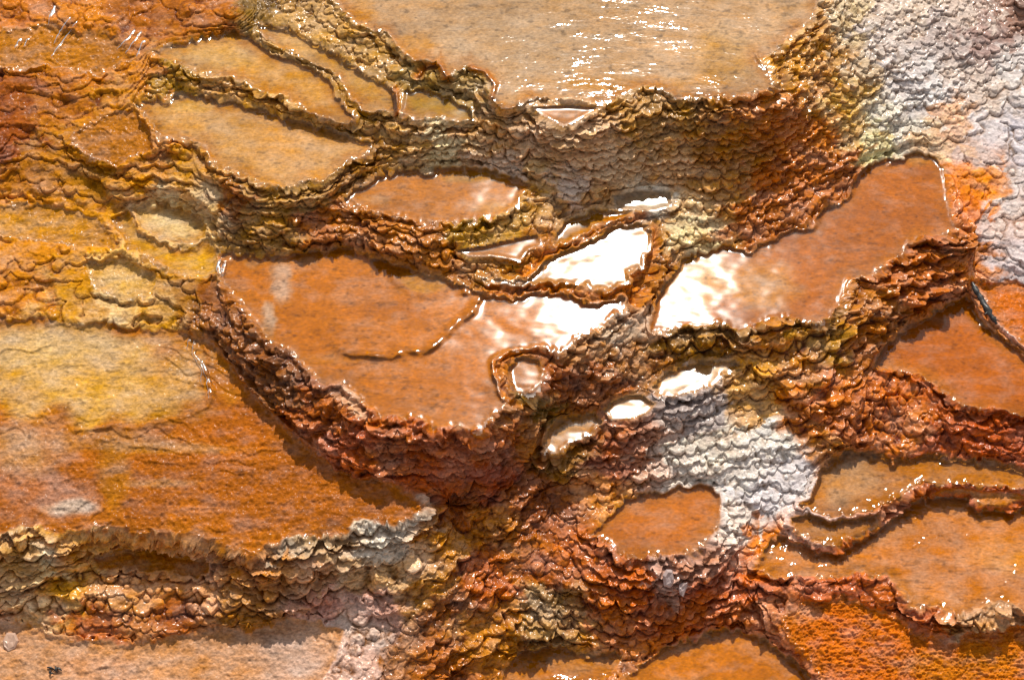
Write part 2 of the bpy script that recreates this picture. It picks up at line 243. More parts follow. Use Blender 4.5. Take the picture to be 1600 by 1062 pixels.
def inside_sdf(poly, X, Y):
    """signed distance in px, positive inside"""
    P = np.array(poly, F4); Q = np.roll(P, -1, 0)
    d = np.full(X.shape, 1e9, F4); ins = np.zeros(X.shape, bool)
    for (x0, y0), (x1, y1) in zip(P, Q):
        ex, ey = x1-x0, y1-y0
        t = np.clip(((X-x0)*ex+(Y-y0)*ey)/(ex*ex+ey*ey+1e-9), 0, 1)
        d = np.minimum(d, (X-x0-t*ex)**2+(Y-y0-t*ey)**2)
        if y0 != y1:
            ins ^= ((y0 > Y) != (y1 > Y)) & (X < (x1-x0)*(Y-y0)/(y1-y0)+x0)
    d = np.sqrt(d); return np.where(ins, d, -d)
def seg_dist(pts, X, Y):
    d = np.full(X.shape, 1e9, F4)
    for (x0, y0), (x1, y1) in zip(pts[:-1], pts[1:]):
        ex, ey = x1-x0, y1-y0
        t = np.clip(((X-x0)*ex+(Y-y0)*ey)/(ex*ex+ey*ey+1e-9), 0, 1)
        d = np.minimum(d, (X-x0-t*ex)**2+(Y-y0-t*ey)**2)
    return np.sqrt(d)

# rims wander in small scallops
wa = fbm(U/42, V/42, 0*U+3.3, 2); wb = fbm(U/42, V/42, 0*U+9.1, 2)
scal = np.abs(fbm(U/17, V/17, 0*U+1.7, 2, .6))
UW = U + wa*7; VW = V + wb*7 - (scal*16-4)
ID = np.full(U.shape, -1, np.int16); SD = np.full(U.shape, -60, F4)
for k, (key, zt, zb, colr, wk, lab, poly) in enumerate(POOLS):
    xs = [p[0] for p in poly]; ys = [p[1] for p in poly]
    i0, i1 = np.searchsorted(UA, min(xs)-60), np.searchsorted(UA, max(xs)+60)
    j0, j1 = np.searchsorted(VA, min(ys)-60), np.searchsorted(VA, max(ys)+60)
    s = inside_sdf(poly, UW[j0:j1, i0:i1], VW[j0:j1, i0:i1])
    if len(xs) and min(max(xs)-min(xs), max(ys)-min(ys)) < 45:     # small basins keep their drawn outline
        s0 = inside_sdf(poly, U[j0:j1, i0:i1]+wa[j0:j1, i0:i1]*3, V[j0:j1, i0:i1]+wb[j0:j1, i0:i1]*3); s = s0
    m = s > SD[j0:j1, i0:i1]
    SD[j0:j1, i0:i1] = np.where(m, s, SD[j0:j1, i0:i1])
    ID[j0:j1, i0:i1] = np.where(m, k, ID[j0:j1, i0:i1])

# ------------------------------------------------------------------ large shape: heights relaxed between the level floors
G = 4
gu = np.arange(-160, 1764, G, dtype=F4); gv = np.arange(-160, 1228, G, dtype=F4)
def nearest(ax, q): 
    i = np.clip(np.searchsorted(ax, q), 1, len(ax)-1); return np.where(np.abs(ax[i]-q) < np.abs(ax[i-1]-q), i, i-1)
iu = nearest(UA, gu); iv = nearest(VA, gv)
gid = ID[np.ix_(iv, iu)]; gsd = SD[np.ix_(iv, iu)]
gz = np.full(gid.shape, np.nan, F4)
VVg = np.repeat(gv[:, None], len(gu), 1)
for k, p in enumerate(POOLS):
    ys = [q[1] for q in p[6]]; a, b = max(min(ys), -60), min(max(ys), 1062)
    t = np.clip((VVg-a)/(b-a), 0, 1)
    m = (gid == k) & (gsd > 0); gz = np.where(m, p[1]+(p[2]-p[1])*t, gz)
for (u, v, z) in ZPTS:
    i = int((u+160)/G); j = int((v+160)/G)
    if not (gsd[j, i] > 0): gz[j-1:j+2, i-1:i+2] = z
def relax(fix, val, it):
    z = val.copy()
    for _ in range(it):
        p = np.pad(z, 1, mode='edge')
        avg = (p[:-2, 1:-1]+p[2:, 1:-1]+p[1:-1, :-2]+p[1:-1, 2:])*.25
        z = np.where(fix, val, avg)
    return z
def solve(gz):
    lv = [gz]
    while min(lv[-1].shape) > 24:
        a = lv[-1]; h, w_ = (a.shape[0]//2)*2, (a.shape[1]//2)*2
        st = np.stack([a[:h:2, :w_:2], a[1:h:2, :w_:2], a[:h:2, 1:w_:2], a[1:h:2, 1:w_:2]])
        c = (~np.isnan(st)).sum(0); s = np.nansum(st, 0)
        lv.append(np.where(c > 0, s/np.maximum(c, 1), np.nan).astype(F4))
    cur = None
    for a in lv[::-1]:
        fix = ~np.isnan(a)
        if cur is None: init = np.full(a.shape, np.nanmean(a), F4)
        else:
            init = np.repeat(np.repeat(cur, 2, 0), 2, 1)
            init = np.pad(init, ((0, max(0, a.shape[0]-init.shape[0])), (0, max(0, a.shape[1]-init.shape[1]))), mode='edge')[:a.shape[0], :a.shape[1]]
        cur = relax(fix, np.where(fix, a, init).astype(F4), 250)
    return cur
gz = solve(gz)*ZS
for _ in range(2):
    p = np.pad(gz, 1, mode='edge'); gz = (p[:-2, 1:-1]+p[2:, 1:-1]+p[1:-1, :-2]+p[1:-1, 2:]+2*gz)/6
def sample(g, X, Y):
    x = np.clip((X-gu[0])/G, 0, len(gu)-1.001); y = np.clip((Y-gv[0])/G, 0, len(gv)-1.001)
    i = x.astype(int); j = y.astype(int); tx = (x-i)[..., None] if g.ndim == 3 else x-i; ty = (y-j)[..., None] if g.ndim == 3 else y-j
    return ((g[j, i]*(1-tx)+g[j, i+1]*tx)*(1-ty)+(g[j+1, i]*(1-tx)+g[j+1, i+1]*tx)*ty).astype(F4)
Z0 = sample(gz, U, V)
core = sstep(-60, -5, np.minimum(np.minimum(U+60, 1660-U), np.minimum(V+40, 1102-V))*1.0)
X0, Y0, _ = ray_point(U, V, Z0)

# ------------------------------------------------------------------ ownership: every bit of riser belongs to the basin it drains from
NP = len(POOLS); NAMES = [p[0] for p in POOLS]+[s[0] for s in SLOPES]
own = np.where(gsd > 0, gid, -1).astype(np.int32)
UUg = np.repeat(gu[None], len(gv), 0)
for k, (key, lab, poly) in enumerate(SLOPES):
    m = (inside_sdf(poly, UUg+sample(wa[np.ix_(iv, iu)], UUg, VVg)*8, VVg) > 0) & (own < 0); own[m] = NP+k
Hh, Ww = own.shape
order = np.argsort(-gz, axis=None)
ol = own.ravel().tolist(); zl = gz.ravel().tolist()
for _pass in range(3):
    for c in order.tolist():
        if ol[c] >= 0: continue
        j, i = divmod(c, Ww); best = None
        for dj, di in ((-1, 0), (0, -1), (0, 1), (-1, -1), (-1, 1), (1, 0)):
            a, b = j+dj, i+di
            if 0 <= a < Hh and 0 <= b < Ww:
                n = a*Ww+b
                if ol[n] >= 0 and (best is None or zl[n] > zl[best]): best = n
        if best is not None: ol[c] = ol[best]
own = np.array(ol).reshape(Hh, Ww)
jj = np.clip(((V+wb*3-gv[0])/G+.5).astype(int), 0, Hh-1); ii = np.clip(((U+wa*3-gu[0])/G+.5).astype(int), 0, Ww-1)
OWN = own[jj, ii]
OWN = np.where(SD > 0, ID, OWN)

# ------------------------------------------------------------------ medium shape: rims, crests, lumps
wallm = sstep(1.5, -8, SD)                                         # 0 on a floor, 1 on a riser
rough_floor = np.zeros(U.shape, F4)
for k, p in enumerate(POOLS):
    if p[0] in ('hump', 'step', 'creamstep', 'streaked', 'apron', 'ember', 'fluffy', 'floor', 'ledge', 'shelf'): rough_floor[ID == k] = 1
Z1 = Z0.copy()
rim = np.exp(-((SD-0.0)/4.2)**2)
Z1 += rim*.0065
CREST = np.zeros(U.shape, F4)
for pts, hgt, hw in RIDGES:
    xs = [q[0] for q in pts]; ys = [q[1] for q in pts]
    i0, i1 = np.searchsorted(UA, min(xs)-30), np.searchsorted(UA, max(xs)+30); j0, j1 = np.searchsorted(VA, min(ys)-30), np.searchsorted(VA, max(ys)+30)
    d = seg_dist(pts, U[j0:j1, i0:i1]+wa[j0:j1, i0:i1]*7, V[j0:j1, i0:i1]+wb[j0:j1, i0:i1]*7)
    g = np.exp(-(d/hw)**2)*(.75+.5*vn3(U[j0:j1, i0:i1]/9, V[j0:j1, i0:i1]/9, 0*U[j0:j1, i0:i1]))
    Z1[j0:j1, i0:i1] += g*hgt; CREST[j0:j1, i0:i1] = np.maximum(CREST[j0:j1, i0:i1], g)
ZWAT = Z1.copy()
lump = fbm(X0*3.2, Y0*3.2, Z0*3.2, 3)
Z1 += wallm*lump*.035
outer = sstep(0, 900, np.maximum(np.maximum(-60-U, U-1660), np.maximum(-40-V, (V-1102)*.9)))
Z1 = Z1*(1-outer)+outer*(-1.75)
X1, Y1, _ = ray_point(U, V, Z1)

def normals(X, Y, Z):
    du = [np.gradient(a, axis=1) for a in (X, Y, Z)]; dv = [np.gradient(a, axis=0) for a in (X, Y, Z)]
    nx = -(du[1]*dv[2]-du[2]*dv[1]); ny = -(du[2]*dv[0]-du[0]*dv[2]); nz = -(du[0]*dv[1]-du[1]*dv[0])
    l = np.sqrt(nx*nx+ny*ny+nz*nz)+1e-20
    return nx/l, ny/l, nz/l
def blur(a, n):
    for _ in range(n):
        p = np.pad(a, 2, mode='edge'); a = (p[2:-2, :-4]+p[2:-2, 4:]+p[:-4, 2:-2]+p[4:, 2:-2]+2*a)/6
    return a
nx, ny, nz = normals(X1, Y1, Z1)
nx, ny, nz = (blur(a, 6).astype(F4) for a in (nx, ny, nz))
steep = sstep(.97, .72, nz)

# ------------------------------------------------------------------ fine shape: scale rows and nodules on the risers
x = X1.astype(F4); y = Y1.astype(F4); z = Z1.astype(F4)
n1 = fbm(x*2.1, y*2.1, z*2.1, 2); n2 = fbm(x*11, y*11, z*11, 2); n3 = fbm(x*38, y*38, z*30, 2)
sw = 1+.22*n1
f1, f2, q, r = worley(x*sw/.052+n2*.4, y*sw/.050, z/.036, 1)
b1, b2, qb, rb = worley(x*sw/.092+n2*.35, y/.092, z/.070, 9)
edgeb = sstep(0, .26, b2-b1)
g1, g2, q2, r2 = worley(x/.023, y/.023+n2*.4, z/.020, 5)
edge1 = sstep(0, .30, f2-f1); edge2 = sstep(0, .28, g2-g1)
near_rim = np.exp(-np.clip(-SD, 0, 80)/26)
# row height varies over the site: coarse shelves under rims, fine below
H = .022
grit = fbm(x*85, y*85, z*85, 3, .65)
def slice_cells(X, Y, k, seed):
    cx = np.floor(X).astype(np.int32); cy = np.floor(Y).astype(np.int32); k = k.astype(np.int32)
    f = np.full(X.shape, 9, F4); r_ = np.zeros(X.shape, F4)
    for dx in (-1, 0, 1):
        for dy in (-1, 0, 1):
            h1 = hsh(cx+dx, cy+dy, k, seed); h2 = hsh(cx+dx, cy+dy, k, seed+7)
            d = (X-cx-dx-(.15+.7*h1))**2+(Y-cy-dy-(.15+.7*h2))**2
            m_ = d < f; r_ = np.where(m_, h2, r_); f = np.where(m_, d, f)
    return np.sqrt(f), r_
def scales(ph, cell, seed, reach=.6):
    """overlapping rows of rounded tongues: relief, pale lip, dark joint"""
    k = np.floor(ph); best = np.zeros(ph.shape, F4); lip = best.copy(); gap = np.full(ph.shape, 9, F4)
    for o_ in (0, 1):
        f, rr_ = slice_cells(x/cell, y/cell, k-o_, seed)
        t = np.clip(f/.75, 0, 1.2); L_ = .72+reach*(1-t*t)+.45*rr_**4*(1-t)
        p_ = (ph-(k-o_))/L_; on = p_ < 1
        h_ = np.where(on, (p_**1.25)*(.70+.30*(1-t*t))*sstep(1.0, .90, p_), 0)
        lip = np.where(h_ > best, sstep(.62, .90, p_)*on, lip)
        gap = np.where((p_ >= 1) & (p_ < 1.3), np.minimum(gap, (p_-1)), gap)
        best = np.maximum(best, h_)
    return best, lip, sstep(.22, 0, gap)*(1-sstep(.25, .6, best))
phi = -z/H + n1*1.5 + n2*.42 + n3*.10 + grit*.03
saw, lipA, gapA = scales(phi, .036, 31, .66); fr = phi-np.floor(phi)
rowr = hsh(np.floor(phi).astype(np.int32), np.zeros(phi.shape, np.int32), np.zeros(phi.shape, np.int32), 3)
k2 = np.ones(NP+len(SLOPES), F4)
for nm_, a_ in (('hump', 1.8), ('step', 1.6), ('creamstep', 1.6), ('streaked', 2.0), ('bedded', 2.2), ('gours', 1.6), ('lilac', 1.6), ('white_flank', 1.6), ('oval', 2.0), ('cream', 2.0)): k2[NAMES.index(nm_)] = a_
def spreadw(a, it=5):
    g_ = a[own].astype(F4)
    for _ in range(it):
        p_ = np.pad(g_, 1, mode='edge'); g_ = (p_[:-2, 1:-1]+p_[2:, 1:-1]+p_[1:-1, :-2]+p_[1:-1, 2:]+g_)/5
    return sample(g_, U, V)
K2 = spreadw(k2, 12)
phi2 = -(z+.3)*K2/.052 + n1*1.3 + n2*.35 + n3*.10 + grit*.03
saw2, lipB, gapB = scales(phi2, .078, 47, .62)
phi3 = -(z+.3)/.13 + n1*1.1 + fbm(x*5+3, y*5, z*5, 2)*.5 + n2*.12 + n3*.05
saw3, lipC, gapC = scales(phi3, .17, 59, .45)
nod = (1-np.clip(f1/.75, 0, 1)**2)*edge1*np.clip(.55-q*1.2, .1, 1.2)
nod2 = (1-np.clip(g1/.75, 0, 1)**2)*edge2*np.clip(.55-q2*1.1, .1, 1.2)
knob = sstep(-.15, .45, fbm(x*4.7+5, y*4.7, z*4.7, 2)+near_rim*.45)
amp = wallm*(.35+.65*steep)
nob = (1-np.clip(b1/.8, 0, 1)**2)*edgeb*np.clip(.6-qb*1.3, .08, 1.3)
ws = np.ones(NP+len(SLOPES), F4); wbg = ws.copy(); wn = ws.copy(); wc = ws*0
for nm_, a_, b_, c_, d_ in (('hump', .4, 1, .3, 1.2), ('step', .4, 1, .3, .5), ('creamstep', .5, .9, .1, .1), ('streaked', .3, .9, .2, .9), ('bedded', .3, .8, .15, .9), ('gours', .3, .9, .1, .3), ('lilac', .45, .9, .3, .4), ('apron', .9, 1.3, .8, .4), ('rosy_bank', .5, .9, 1.5, 1), ('big', .75, .9, 1.2, .9),
                            ('right', .9, 1.4, 1.2, .2), ('rightmid', .7, 1, 1.1, .9), ('top', 1.1, .8, 1, .0), ('white_flank', .9, .6, .5, .2), ('white_scales', .8, .6, .1, 0), ('pink', .7, 1.2, .9, .8), ('salmon', 1, 1.2, .8, .3), ('fluffy', .5, .8, .8, .8)):
    i_ = NAMES.index(nm_); ws[i_], wbg[i_], wn[i_], wc[i_] = a_, b_, c_, d_
w3 = ws*0+.25
for nm_, a_ in (('apron', .7), ('right', .9), ('big', .7), ('rightmid', .8), ('pink', .9), ('salmon', .6), ('rosy_bank', .5), ('peach', .5), ('bedded', .7), ('gours', .35), ('mid', .6)): w3[NAMES.index(nm_)] = a_
WS, WB, WN, WC, W3 = spreadw(ws), spreadw(wbg), spreadw(wn), spreadw(wc), spreadw(w3)
crumb = fbm(x*24, y*24, z*24, 3, .6)
patch_ = .55+.9*vn3(x*3.7+2, y*3.7, z*3.7)
amp = amp*(1-.85*np.clip(CREST*1.6, 0, 1))
amp = np.clip(amp*1.2, 0, 1.2)
disp = amp*(WS*(.4+.6*patch_)*saw*(.0155+.007*rowr) + W3*saw3*.042 + WB*saw2*(.030/np.sqrt(K2))*(.45+.5*knob+.3*near_rim) + WN*nod*(.003+.014*knob*np.clip(patch_-.5, 0, 1)+.010*near_rim) + WN*nob*.022*np.clip(near_rim*1.1+knob*.35-.15, 0, 1) + nod2*.0035*(.5+.5*WS) + grit*(.0032+.003*WC) + WC*crumb*.016 + n3*.0015)
# floors: faint ripples, grains, scattered pits
grain = fbm(x*70, y*55, z*40, 2); streak = fbm(x*14+n2*.6, y*60, z*0, 3)
disp += (1-wallm)*((n2*.0022+grain*.0012+grit*.0008) + rough_floor*(1-.65*((ID == NAMES.index('apron'))*sstep(700, 610, V+n2*20)))*(grain*.0022+grit*.0028+streak*.003+np.maximum(n3-.1, 0)*.004))
# bedding edges on the rough aprons
bed = -y*15 + n1*2.6 + n2*.8; bf = bed-np.floor(bed)
brk = sstep(.05, .35, fbm(x*3.1+9, y*9, 0*z, 2))
disp += rough_floor*(1-wallm)*brk*(bf*.005-.0025)*sstep(1, .93, bf)
fl = (ID == NAMES.index('fluffy')) & (SD > 0)
fur = np.abs(fbm(x*50+n2*2, y*95, 0*z+2, 3, .6)); disp += np.where(fl, fur*.016+grit*.003, 0)
under = np.exp(-((SD+11)/6)**2)*steep*(ID >= 0)*(.5+.8*vn3(x*9, y*9, z*9))      # the wall is hollowed just below each rim
disp -= wallm*(under*.036 + (gapA*.5*WS+gapB*.8*WB)*.007)
disp *= (1-outer)
PX = X1+nx*disp; PY = Y1+ny*disp; PZ = Z1+nz*disp-wallm*steep*.004*edge1
VN = normals(PX, PY, PZ)

# ------------------------------------------------------------------ colour of the mineral and mats, with some painted shade
gc = np.zeros((Hh, Ww, 3), F4); gw = np.zeros((Hh, Ww), F4)
for (u, v, c) in CPTS:
    wgt = 1/(((UUg-u)**2+(VVg-v)**2)/400+.2)**2.6
    gc += wgt[..., None]*c; gw += wgt
gc /= gw[..., None]
wu = U+(rowr-.5)*26+(r-.5)*20+(rb-.5)*22+n2*20+n3*9+crumb*12; wv = V+(rb-.5)*22+(r-.5)*14+fbm(x*9+4, y*9, z*9, 2)*20+fbm(x*33+4, y*33, z*33, 2)*9
C = sample(gc, wu, wv)
FC = np.zeros(C.shape, F4)
for k, p in enumerate(POOLS):
    FC[ID == k] = hx(p[3])
for (u, v, ru, rv, c, st) in PATCH:
    du_ = (U+n2*ru*.35+n3*6-u)/ru; dv_ = (V+fbm(x*8, y*8+3, z*0, 2)*rv*.5-v)/rv
    m = st*sstep(1.25, .45, np.sqrt(du_**2+dv_**2)); FC += (hx(c)-FC)*m[..., None]
gold = hx('b06e26')
m = sstep(28, 0, SD)*(.60+.45*n2)*np.where(rough_floor > 0, .5, 1); m = np.clip(m, 0, .8)
FC = FC+(gold-FC)*m[..., None]
fm = sstep(-3, 1.5, SD)[..., None]
C = C*(1-fm)+FC*fm
C += (hx('b26a18')-C)*(np.clip(CREST*1.3, 0, .85))[..., None]
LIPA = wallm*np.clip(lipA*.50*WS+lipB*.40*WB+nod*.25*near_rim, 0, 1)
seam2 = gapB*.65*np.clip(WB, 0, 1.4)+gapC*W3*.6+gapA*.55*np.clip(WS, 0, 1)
REC = wallm*np.clip(seam2+sstep(.25, .02, saw)*.22*WS+sstep(.1, .6, -crumb)*WC*.5, 0, 1)  # recess stain, plus crevice shade painted into the colour
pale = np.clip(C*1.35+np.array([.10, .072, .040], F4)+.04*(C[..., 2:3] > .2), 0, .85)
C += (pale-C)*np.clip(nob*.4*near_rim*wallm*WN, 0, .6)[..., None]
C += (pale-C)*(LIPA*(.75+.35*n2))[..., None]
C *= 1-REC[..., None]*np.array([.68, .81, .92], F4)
speck = sstep(.30, .70, fbm(x*46, y*80, z*50, 2)+.25*streak)*(1-wallm)
C *= (1-.42*speck)[..., None]
dash = sstep(.22, .55, fbm(x*20+n2, y*70, z*0+5, 3, .6))*sstep(-.1, .4, n2+n1*.6)*(1-wallm)
C *= (1-.34*dash)[..., None]
mott = fbm(x*4.5+n2*.8, y*7, z*0+2, 3, .6)*(1-wallm)
C *= (1+.22*mott)[..., None]**np.array([1, 1.25, 1.7], F4)
C *= (1+.20*np.clip(grit, -1, 1)+.16*crumb)[..., None]
lum = (C @ np.array([.3, .6, .1], F4))[..., None]
C = lum+(C-lum)*1.0
chroma = np.clip((C[..., 0]-C[..., 2])/(C[..., 0]+.01), 0, 1)**4
f_ = fm[..., 0]
C[..., 2] *= 1.0-chroma*(.20-.14*f_*rough_floor+.32*f_*(1-rough_floor))
C[..., 1] *= 1.0-.02*chroma*(1-f_)
ol_ = sstep(.50, .72, C[..., 1]/(C[..., 0]+.01))*np.clip(chroma*1.6, 0, 1)*(1-.7*f_); C[..., 1] *= 1-.15*ol_; C[..., 0] *= 1+.06*ol_; C[..., 0] *= 1+.03*(1-f_); C[..., 1] *= 1-.045*(1-f_)*np.clip(chroma*2, 0, 1)
C *= (1.10-.24*f_)[..., None]
C = np.clip(C, .006, .9)
print('grid', NU, NV, 'colour mean', C.mean((0, 1)))

# ------------------------------------------------------------------ materials
def nodemat(name):
    m = bpy.data.materials.new(name); m.use_nodes = True; t = m.node_tree; t.nodes.clear()
    return m, t, t.nodes.new('ShaderNodeOutputMaterial')
def N(t, typ, **kw):
    n = t.nodes.new(typ)
    for k, v in kw.items():
        if k in n.inputs: n.inputs[k].default_value = v
        else: setattr(n, k, v)
    return n
def rock_material(name, rough, coat, coat_rough, bump, spec=.2, colour_scale=60, contrast=1.0):
    m, t, out = nodemat(name); L = t.links.new
    b = N(t, 'ShaderNodeBsdfPrincipled'); L(b.outputs[0], out.inputs[0])
    at = N(t, 'ShaderNodeAttribute', attribute_name='mineral'); co = N(t, 'ShaderNodeTexCoord')
    mp = N(t, 'ShaderNodeMapping'); mp.inputs['Scale'].default_value = (1, 1.7, 1); L(co.outputs['Object'], mp.inputs[0])
    n1_ = N(t, 'ShaderNodeTexNoise', Scale=colour_scale, Detail=6.0, Roughness=.7); L(mp.outputs[0], n1_.inputs['Vector'])
    n2_ = N(t, 'ShaderNodeTexNoise', Scale=9.0, Detail=5.0, Roughness=.6); L(mp.outputs[0], n2_.inputs['Vector'])
    r1 = N(t, 'ShaderNodeMapRange'); r1.inputs[1].default_value = .36; r1.inputs[2].default_value = .64; r1.inputs[3].default_value = 1-.38*contrast; r1.inputs[4].default_value = 1+.36*contrast; L(n1_.outputs[0], r1.inputs[0])
    hs = N(t, 'ShaderNodeHueSaturation'); L(at.outputs['Color'], hs.inputs['Color']); L(r1.outputs[0], hs.inputs['Value'])
    r2 = N(t, 'ShaderNodeMapRange'); r2.inputs[1].default_value = .3; r2.inputs[2].default_value = .7; r2.inputs[3].default_value = .82; r2.inputs[4].default_value = 1.2; L(n2_.outputs[0], r2.inputs[0])
    L(r2.outputs[0], hs.inputs['Saturation']); L(hs.outputs[0], b.inputs['Base Color'])
    n3_ = N(t, 'ShaderNodeTexNoise', Scale=150.0, Detail=5.0, Roughness=.65); L(co.outputs['Object'], n3_.inputs['Vector'])
    bp = N(t, 'ShaderNodeBump', Strength=bump, Distance=.004); L(n3_.outputs[0], bp.inputs['Height']); L(bp.outputs[0], b.inputs['Normal'])
    b.inputs['Roughness'].default_value = rough; b.inputs['Coat Weight'].default_value = coat; b.inputs['Coat Roughness'].default_value = coat_rough
    b.inputs['Coat IOR'].default_value = 1.33; b.inputs['Specular IOR Level'].default_value = spec
    return m
M_FLOOR = rock_material('bacterial_mat', .8, .0, .2, .4, .04, 60, .62)
M_RIM = rock_material('wet_rim_mineral', .5, .7, .14, .35)
M_WALL = rock_material('scaly_travertine', .6, .45, .15, .55)
M_DAMP = rock_material('damp_mat', .7, .08, .16, .6, .12, 60, .8)
def water_material(name, rough, strength, scale, stretch=(1, 1, 1), dist=.006, gust=0):
    m, t, out = nodemat(name); L = t.links.new
    tr = N(t, 'ShaderNodeBsdfTransparent'); gl = N(t, 'ShaderNodeBsdfGlossy', Roughness=rough); fr_ = N(t, 'ShaderNodeFresnel', IOR=1.33)
    tr.inputs[0].default_value = (.98, .965, .93, 1)
    mx = N(t, 'ShaderNodeMixShader'); L(fr_.outputs[0], mx.inputs[0]); L(tr.outputs[0], mx.inputs[1]); L(gl.outputs[0], mx.inputs[2]); L(mx.outputs[0], out.inputs[0])
    co = N(t, 'ShaderNodeTexCoord'); mp = N(t, 'ShaderNodeMapping'); mp.inputs['Scale'].default_value = stretch; mp.inputs['Rotation'].default_value = (0, 0, .25)
    L(co.outputs['Object'], mp.inputs[0])
    no = N(t, 'ShaderNodeTexNoise', Scale=scale, Detail=2.0, Roughness=.5); L(mp.outputs[0], no.inputs['Vector'])
    bp = N(t, 'ShaderNodeBump', Strength=strength, Distance=dist)
    if gust:                                                     # breeze roughens the water in patches
        g2 = N(t, 'ShaderNodeTexNoise', Scale=gust, Detail=2.0); L(mp.outputs[0], g2.inputs['Vector'])
        r_ = N(t, 'ShaderNodeMapRange'); r_.inputs[1].default_value = .36; r_.inputs[2].default_value = .64; L(g2.outputs[0], r_.inputs[0])
        mm = N(t, 'ShaderNodeMath', operation='MULTIPLY'); L(no.outputs[0], mm.inputs[0]); L(r_.outputs[0], mm.inputs[1]); L(mm.outputs[0], bp.inputs['Height'])
    else: L(no.outputs[0], bp.inputs['Height'])
    L(bp.outputs[0], gl.inputs['Normal'])
    return m
WATER = {'calm': water_material('still_water', .108, .22, 4.5, (1, 1.5, 1), .024),
         'flat': water_material('glassy_water', .06, .15, 4, (1, 1.5, 1), .006),
         'ripple': water_material('rippled_water', .07, 1, 20, (1, 2.3, 1), .0027, 4),
         'sparkle': water_material('dimpled_water', .06, 1, 24, (1, 1.5, 1), .0060, 5)}

# ------------------------------------------------------------------ cut the surface into things and parts
def emp(name, loc):
    o = bpy.data.objects.new(name, None); COL.objects.link(o); o.location = loc; o.empty_display_size = .05; return o
PXf = PX.ravel(); PYf = PY.ravel(); PZf = PZ.ravel()
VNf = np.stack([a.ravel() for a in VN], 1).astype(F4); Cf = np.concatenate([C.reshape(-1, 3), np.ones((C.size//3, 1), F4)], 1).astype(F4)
vid = np.arange(NU*NV).reshape(NV, NU)
quad = np.stack([vid[1:, :-1], vid[1:, 1:], vid[:-1, 1:], vid[:-1, :-1]], -1)      # counter-clockwise seen from above
def make_mesh(name, quads, mat, parent, origin, P=None, nrm=None, col=None):
    ids, inv = np.unique(quads.ravel(), return_inverse=True)
    if P is None: co = np.stack([PXf[ids], PYf[ids], PZf[ids]], 1)
    else: co = P[ids]
    co = (co-np.array(origin)).astype(F4)
    me = bpy.data.meshes.new(name); nq = len(quads)
    me.vertices.add(len(ids)); me.vertices.foreach_set('co', co.ravel())
    me.loops.add(nq*4); me.loops.foreach_set('vertex_index', inv.astype(np.int32).ravel())
    me.polygons.add(nq); me.polygons.foreach_set('loop_start', np.arange(0, nq*4, 4, dtype=np.int32))
    me.polygons.foreach_set('use_smooth', np.ones(nq, bool))
    me.update(calc_edges=True)
    if col is not None:
        a = me.attributes.new('mineral', 'FLOAT_COLOR', 'POINT'); a.data.foreach_set('color', col[ids].ravel())
    if nrm is not None: me.normals_split_custom_set_from_vertices(nrm[ids].tolist())
    me.materials.append(mat)
    o = bpy.data.objects.new(name, me); COL.objects.link(o)
    if parent is not None: o.parent = parent
    else: o.location = origin
    return o
inframe = (U[:-1, :-1] > -45) & (U[:-1, :-1] < 1645) & (V[:-1, :-1] > -30) & (V[:-1, :-1] < 1092)
qown = OWN[:-1, :-1]; qsd = SD[:-1, :-1]; qid = ID[:-1, :-1]
WALLNAME = {}
PARTN = ('floor', 'rim', 'riser')
Qh, Qw = qown.shape
PL = qown.astype(np.int32)*3 + np.where(qown >= NP, 0, np.where(qsd > 4, 0, np.where(qsd > -5, 1, 2)))
PL = np.where(inframe, PL, -1)
def components(lab):
    fl = lab.ravel().tolist(); comp = [-1]*len(fl); out = []
    for s0 in range(len(fl)):
        if comp[s0] >= 0: continue
        l = fl[s0]; cid = len(out); comp[s0] = cid; st = [s0]; cells = []
        while st:
            c = st.pop(); cells.append(c); i_ = c % Qw
            if i_ and comp[c-1] < 0 and fl[c-1] == l: comp[c-1] = cid; st.append(c-1)
            if i_ < Qw-1 and comp[c+1] < 0 and fl[c+1] == l: comp[c+1] = cid; st.append(c+1)
            if c >= Qw and comp[c-Qw] < 0 and fl[c-Qw] == l: comp[c-Qw] = cid; st.append(c-Qw)
            if c+Qw < len(fl) and comp[c+Qw] < 0 and fl[c+Qw] == l: comp[c+Qw] = cid; st.append(c+Qw)
        out.append((l, cells))
    return out
PLf = PL.ravel()
for _ in range(2):                                              # crumbs join the part next to them
    small = [c for c in components(PL) if len(c[1]) < 250]
    for l, cells in sorted(small, key=lambda c: -len(c[1])):
        a = np.array(cells); nb = np.concatenate([a[a % Qw > 0]-1, a[a % Qw < Qw-1]+1, a[a >= Qw]-Qw, a[a < Qw*(Qh-1)]+Qw])
        v_ = PLf[nb]; v_ = v_[v_ != l]
        if len(v_): PLf[a] = np.bincount(v_+1).argmax()-1
    PL = PLf.reshape(Qh, Qw)
LABELS = [p[5] for p in POOLS]+[s_[1] for s_ in SLOPES]
ROOTS = {}; qf = quad.reshape(-1, 4)
